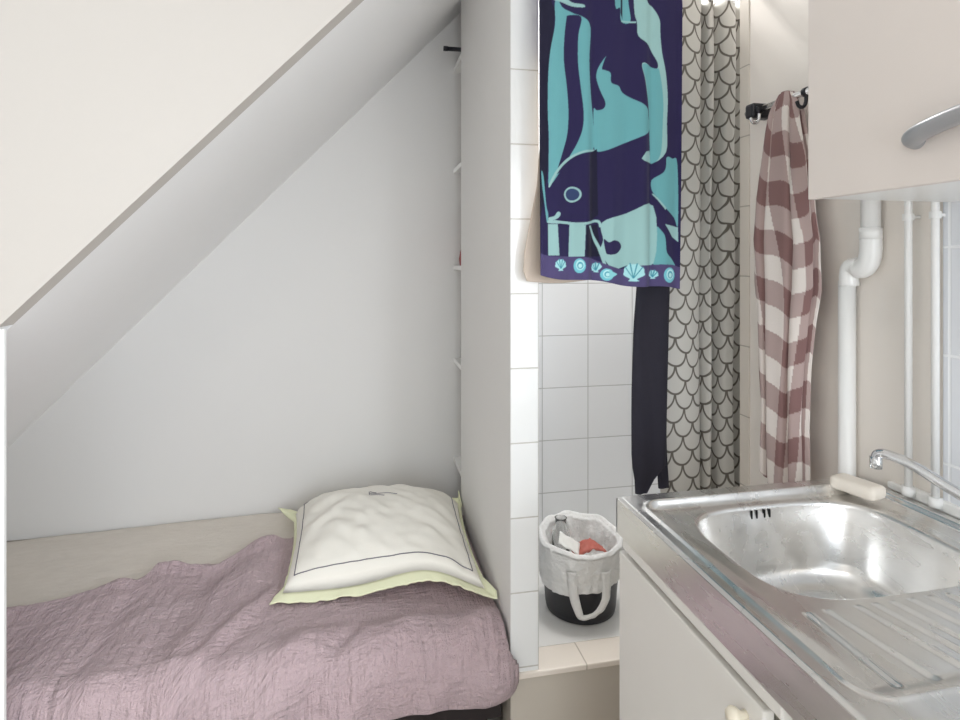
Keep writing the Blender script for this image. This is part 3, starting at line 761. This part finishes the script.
def spiral(cx, cy, rx, ry):
    o = [((120, 200, 212), zB(ell(cx, cy, rx, ry)))]
    o += [((190, 232, 234), zB(ell(cx+rx*.1, cy-ry*.1, rx*.68, ry*.68))), ((84, 168, 186), zB(ell(cx+rx*.12, cy-ry*.05, rx*.5, ry*.5))), ((190, 232, 234), zB(ell(cx+rx*.12, cy, rx*.3, ry*.3)))]
    return o
SHAPES += scallop(153, 498, 24)+spiral(230, 503, 20, 29)+scallop(297, 508, 20, .4)+spiral(336, 538, 26, 24)+[((140, 208, 214), zB([(345, 520), (380, 536), (345, 556)]))]
SHAPES += scallop(446, 527, 37)+scallop(524, 536, 18)+spiral(588, 540, 26, 30)
def inside(px, py, poly):
    c = np.zeros(px.shape, bool); n = len(poly); j = n-1
    for i in range(n):
        xi, yi = poly[i]; xj, yj = poly[j]
        if yi != yj:
            m = ((yi > py) != (yj > py)) & (px < (xj-xi)*(py-yi)/(yj-yi)+xi); c ^= m
        j = i
    return c
def smooth_poly(p, n=4):
    if len(p) < 7: return p
    q = [np.array(p[-1])]+[np.array(v) for v in p]+[np.array(p[0]), np.array(p[1])]; out = []
    for i in range(1, len(q)-2):
        for k in range(n):
            t = k/n; a, b, c, d = q[i-1], q[i], q[i+1], q[i+2]
            out.append(tuple(.5*(2*b+(c-a)*t+(2*a-5*b+4*c-d)*t*t+(3*b-a-3*c+d)*t**3)))
    return out
def towel_picture(X, Z):
    # cloth coordinates in the units the motif was drawn in
    acc = np.zeros(X.shape+(3,)); dx = .0004
    c, s = math.cos(th_), math.sin(th_)
    shp = [(lin(col), smooth_poly(p)) for col, p in SHAPES]
    for ox in (-1, 1):
        for oz in (-1, 1):
            xx = X+ox*dx; zz = Z+oz*dx; yy = 1.523
            zc = yy*c+xx*s; px = 480+f_*(xx*c-yy*s)/zc; py = 260-f_*(zz-H)/zc
            im = np.zeros(X.shape+(3,)); im[:] = lin(NAVY)
            for col, p in shp:
                a = np.array(p); bb = (px >= a[:, 0].min()-1) & (px <= a[:, 0].max()+1) & (py >= a[:, 1].min()-1) & (py <= a[:, 1].max()+1)
                if not bb.any(): continue
                idx = np.nonzero(bb); m = inside(px[idx], py[idx], p)
                im[idx[0][m], idx[1][m]] = col
            acc += im
    return acc/4
def whale_towel():
    nx, nz = 300, 480
    xs = np.linspace(.468, .885, nx)
    zbot = H-.040-.042*((xs-.468)/.417)**.8 - .004*np.sin((xs-.468)*30)
    Zg = np.linspace(0, 1, nz)
    X, T = np.meshgrid(xs, Zg)
    ZZ = zbot[None, :]+(ZRD-zbot[None, :])*T
    col = towel_picture(X, ZZ)
    ext = []
    # folds: vertical waves that die out towards the rod
    u = (X-.468)/.417
    amp = .25+.75*(1-T)
    fold = .010*np.cos(2*PI*(u*2.6+.1*np.sin(3*T)))*amp+.006*np.cos(2*PI*(u*5.3+.3))*amp
    dent = -.022*np.exp(-((u-.36)/.035)**2)*amp - .016*np.exp(-((u-.77)/.03)**2)*amp
    Yf = YR-.034-fold*.8-.004-dent*.8
    Xf = X+.012*(u-.5)*(T-.5)*.6
    # left edge slightly wavy
    top_blend = sstep(.90, 1.0, T); Yf = Yf*(1-top_blend)+(YR-.019)*top_blend
    front = np.stack([Xf, Yf, ZZ], -1)
    rows = [front]; cols = [col]
    for a in np.linspace(.2, PI, 9):
        r = np.stack([Xf[-1]+(.68-Xf[-1])*.12*a/PI, np.full(nx, YR-.019*math.cos(a)), np.full(nx, ZRD+.019*math.sin(a))], -1)[None]
        rows.append(r); cols.append(np.broadcast_to(lin(NAVY), (1, nx, 3)))
    for k in range(1, 40):
        r = np.stack([Xf[-1]+(.68-Xf[-1])*.12, np.full(nx, YR+.019+.002), np.full(nx, ZRD-.006*k)], -1)[None]
        rows.append(r); cols.append(np.broadcast_to(lin(NAVY), (1, nx, 3)))
    P = np.concatenate(rows); Cc = np.concatenate(cols); 
    Cc = np.concatenate([Cc, np.ones(Cc.shape[:2]+(1,))], -1)
    o = np_mesh('bath_towel', P.reshape(-1, 3), grid_faces(nx, P.shape[0]), M['towel'], col=Cc.reshape(-1, 4))
    solid(o, .004, 0)
    return o
tag(whale_towel(), 'navy and turquoise bath towel with whales and a shell border', 'towel')

# beige cloth peeping out behind the whale towel
def beige():
    nx, nz = 60, 120; V = []
    for j in range(nz):
        t = j/(nz-1)
        z = ZRD+.0125+(H-.058-ZRD-.0125)*t
        x0 = np.interp(z, [H-.06, H-.03, H+.02, H+.10, H+.2, H+.5, ZRD+.02], [.448, .438, .441, .456, .476, .50, .51])
        x1 = .70
        for i in range(nx):
            u = i/(nx-1); x = x0+(x1-x0)*u
            V.append((x, YR+.0135+.003*math.sin(u*9)*t, z-.006*math.sin(u*5)*t))
    # over the rod and a short flap in front
    for a in np.linspace(.3, PI, 8):
        for i in range(nx):
            x = .51+.19*i/(nx-1); V.insert(0, (x, YR-.0135*math.cos(PI-a) if False else YR+.0135*math.cos(a), ZRD+.0125*math.sin(a)))
    o = np_mesh('beige_cloth', V, grid_faces(nx, nz+8), M['beige_cloth']); solid(o, .003, 0); return o
tag(beige(), 'beige cloth hanging half hidden behind the whale towel', 'cloth')

# black trousers hanging from the curtain rod behind the towel
tr = thing('black_trousers', 'dark navy trousers hanging below the whale towel beside the curtain', 'trousers', (.85, 1.66, ZCR))
def leg(name, prof):
    V = []; n = 40
    for z, x0, x1, d, yc in prof:
        cx, hw = (x0+x1)/2, (x1-x0)/2
        for i in range(n):
            a = 2*PI*i/n
            V.append((cx+hw*math.cos(a)*(1+.02*fn(z*8, a)), yc+d*math.sin(a)*(1+.35*math.sin(3*a+z*3)), z))
    F = grid_faces(n, len(prof), True); F.append(tuple(range(n))); F.append(tuple(range(len(V)-n, len(V)))[::-1])
    return np_mesh(name, V, F, M['black_cloth'], tr)
def sampled(prof, n=40):
    a = np.array(prof); zz = np.linspace(a[0, 0], a[-1, 0], n); o = np.argsort(a[:, 0])
    return [(z,)+tuple(np.interp(z, a[o, 0], a[o, k]) for k in range(1, 5)) for z in zz]
leg('leg', sampled([(ZCR-.02, .85, .93, .008, 1.640), (H+.1, .83, .925, .014, 1.640), (H-.07, .813, .921, .016, 1.640), (H-.2, .803, .918, .016, 1.640), (H-.40, .796, .912, .018, 1.640), (H-.58, .796, .908, .018, 1.640), (H-.63, .800, .905, .016, 1.640), (H-.655, .806, .872, .014, 1.640), (H-.70, .808, .846, .010, 1.640)]))
leg('leg', sampled([(ZCR-.02, .87, .93, .006, 1.664), (H-.07, .86, .924, .008, 1.664), (H-.40, .868, .920, .008, 1.664), (H-.60, .890, .925, .007, 1.664), (H-.70, .896, .932, .007, 1.664)]))
bm = bmesh.new(); add_tube(bm, [(.852, YC-.018, ZCR-.03), (.852, YC-.016, ZCR), (.852, YC, ZCR+.014), (.852, YC+.016, ZCR), (.852, YC+.018, ZCR-.1)], .004, 8)
add_box(bm, .85, .93, YC-.022, YC-.0165, ZCR-.06, ZCR+.004); add_box(bm, .85, .93, YC-.02, YC+.02, ZCR+.0115, ZCR+.0155)
link_mesh('waistband', bm, M['black_cloth'], tr)

# fish scale shower curtain
def curtain():
    ctrl = [(.93, 1.690), (.950, 1.682), (.985, 1.672), (1.02, 1.676), (1.052, 1.690), (1.066, 1.712), (1.074, 1.735), (1.083, 1.712), (1.092, 1.692), (1.104, 1.700), (1.112, 1.735), (1.122, 1.752), (1.130, 1.725), (1.142, 1.695), (1.158, 1.688), (1.176, 1.694), (1.19, 1.72), (1.20, 1.74), (1.23, 1.70), (1.26, 1.69)]
    P = np.array(spline(ctrl, 10)); ln = np.concatenate(([0], np.cumsum(np.hypot(*np.diff(P, axis=0).T))))
    nz = 120; zz = np.linspace(ZCR-.03, .30, nz); V = []; UV = []
    for j, z in enumerate(zz):
        t = j/(nz-1)
        for i, (x, y) in enumerate(P):
            k = .75+.35*t
            yy = 1.69+(y-1.69)*k+.006*fn(x*9, z*2.3); xx = x+.008*fn(z*2.1, i*.05)-.010*t*(1-(x-.93)/.33)
            V.append((xx, yy, z)); UV.append((ln[i]+.01*fn(z*3, i*.04), z+.012*fn(i*.05, z*2)))
    o = np_mesh('shower_curtain', V, grid_faces(len(P), nz), M['curtain'], uv=UV); solid(o, .0015, 0)
    return o
o = curtain()
tag(o, 'pale shower curtain with dark fish scale print, pulled to the right', 'curtain')
for i in range(6):
    x = .95+.055*i; bm = bmesh.new()
    add_tube(bm, [(x, YC+.020*math.cos(a)+.004, ZCR-.014+.028*math.sin(a)) for a in np.linspace(0, 2*PI, 21)], .0018, 8); link_mesh('curtain_ring', bm, M['white_gloss'], o, True)

# ------------------------------------------------------------------ waste bin with bag
CX, CY, Z0 = .725, 1.875, .2405
bn = thing('waste_bin', 'round black bin on the shower tray with a white bag over its rim', 'bin', (CX, CY, Z0))
lathe('bucket', M['black'], [(0, Z0), (.108, Z0), (.114, Z0+.004), (.117, Z0+.02), (.132, Z0+.215), (.135, Z0+.218), (.135, Z0+.223), (.130, Z0+.223), (.112, Z0+.02), (0, Z0+.015)], CX, CY, bn, 64)
bag = thing('bin_bag', 'white carrier bag lining the black bin, one handle hanging down in front', 'bag', (CX, CY, Z0+.02))
def bin_bag():
    n = 140; V = []; prof = []
    for t in np.linspace(0, 1, 26): prof.append(('o', t))
    for t in np.linspace(0, 1, 8): prof.append(('r', t))
    for t in np.linspace(0, 1, 22): prof.append(('i', t))
    for kind, t in prof:
        for i in range(n):
            a = 2*PI*i/n; ca, sa = math.cos(a), math.sin(a)
            cr = fn(ca*2.6, sa*2.6, t*2)*.5+fn(ca*7, sa*7, t*3)*.5
            hem = Z0+.118+.020*math.cos(a-.3)+.016*fn(ca*2, sa*2, 8)         # lower edge of the turned down part
            top = Z0+.246+.012*fn(ca*2.5, sa*2.5, 1)+.012*math.sin(a)
            if kind == 'o':
                z = hem+(top-.012-hem)*t; r = .117+.018*(z-Z0)/.24+.006+.020*abs(cr)*(1-.5*t)+.006*abs(fn(ca*5+sa*3, t*6, 4))+.010*math.exp(-((a-3.95)/.5)**2)*math.sin(PI*t)
            elif kind == 'r':
                z = top-.012+.012*math.sin(PI*t); r = .117+.018+.009-.024*t+.004*abs(cr)
            else:
                z = top-.012-(.150)*t; r = .120-.004*t-.016*abs(cr)-.016*(1-abs(fn(ca*5, sa*5, 2)))**5*min(1, 3*t)*(1 if 0 < a < PI else .3)-.05*t**3
            V.append((CX+r*ca, CY+r*sa, z))
    F = grid_faces(n, len(prof), True); F.append(tuple(range(len(V)-n, len(V))))
    return np_mesh('bag_body', V, F, M['bag'], bag)
bin_bag()
# loop handle in front
def on_bin(px_a, z, off): 
    r = .117+.018*(z-Z0)/.24+off; return (CX+r*math.cos(px_a), CY+r*math.sin(px_a), z)
path = [(a-.40, z) for a, z in [(-1.72, Z0+.185), (-1.70, Z0+.14), (-1.66, Z0+.10), (-1.56, Z0+.052), (-1.50, Z0+.042), (-1.30, Z0+.048), (-1.12, Z0+.062), (-.98, Z0+.09), (-.95, Z0+.13), (-.98, Z0+.185)]]
sm = spline(path, 8); V = []
for i, (a, z) in enumerate(sm):
    d = np.array(sm[min(i+1, len(sm)-1)])-np.array(sm[max(i-1, 0)]); d = d*np.array((.12, 1)); d /= np.linalg.norm(d)
    nrm = np.array((-d[1], d[0]))
    w = float(np.interp(i, [0, 18, 30, 44, 54, 72], [.0140, .0130, .0085, .0085, .0130, .0140]))
    for s in (-1, -.3, .3, 1): V.append(on_bin(a+nrm[0]*w*s/.125, z+nrm[1]*w*s, .021+.002*(1-s*s)+.003*fn(i*.25, s, 4)))
hl = np_mesh('bag_handle', V, grid_faces(4, len(sm)), M['bag'], bag); solid(hl, .0015, 1)
# rubbish inside
jr = lathe('plastic_bottle', M['clear'], [(0, Z0+.15), (.028, Z0+.15), (.030, Z0+.16), (.030, Z0+.235), (.024, Z0+.25), (.019, Z0+.262), (.019, Z0+.285), (.021, Z0+.287), (.017, Z0+.287), (.016, Z0+.265), (.021, Z0+.248), (.0275, Z0+.233), (.0275, Z0+.165), (0, Z0+.163)], CX-.058, CY+.030, None, 32)
tag(jr, 'clear empty bottle upright inside the bin bag', 'bottle')
bm = bmesh.new()
nwx, nwy = 26, 14; grid = []
for j in range(nwy):
    row = []
    for i in range(nwx):
        u, v = i/(nwx-1), j/(nwy-1)
        arch = math.sin(PI*u)
        row.append(bm.verts.new((CX-.045+.110*u, CY-.088+.075*v+.006*fn(u*6, v*4, 1), Z0+.204+.034*arch*(.35+.65*math.sin(PI*(.15+.75*v)))+.010*fn(u*7, v*5, 2)+.003*math.sin(u*60)*(v > .8))))
    grid.append(row)
for a, b in zip(grid, grid[1:]):
    for i in range(nwx-1): bm.faces.new((a[i], a[i+1], b[i+1], b[i]))
bmesh.ops.solidify(bm, geom=bm.faces[:], thickness=.012)
o = link_mesh('food_wrapper', bm, M['red_pack'], None, True); tag(o, 'crumpled salmon red wrapper on top of the rubbish in the bin', 'wrapper')
V = []
for j in range(8):
    for i in range(10):
        V.append((CX-.098+.007*i+.002*j, CY-.062+.004*j-.002*i, Z0+.246+.006*j*.6-.004*i+.002*math.sin(i*1.4+j)))
o = np_mesh('paper_scrap', V, grid_faces(10, 8), M['paper']); solid(o, .001, 0)
tag(o, 'white paper scrap at the left edge of the bin bag', 'paper')
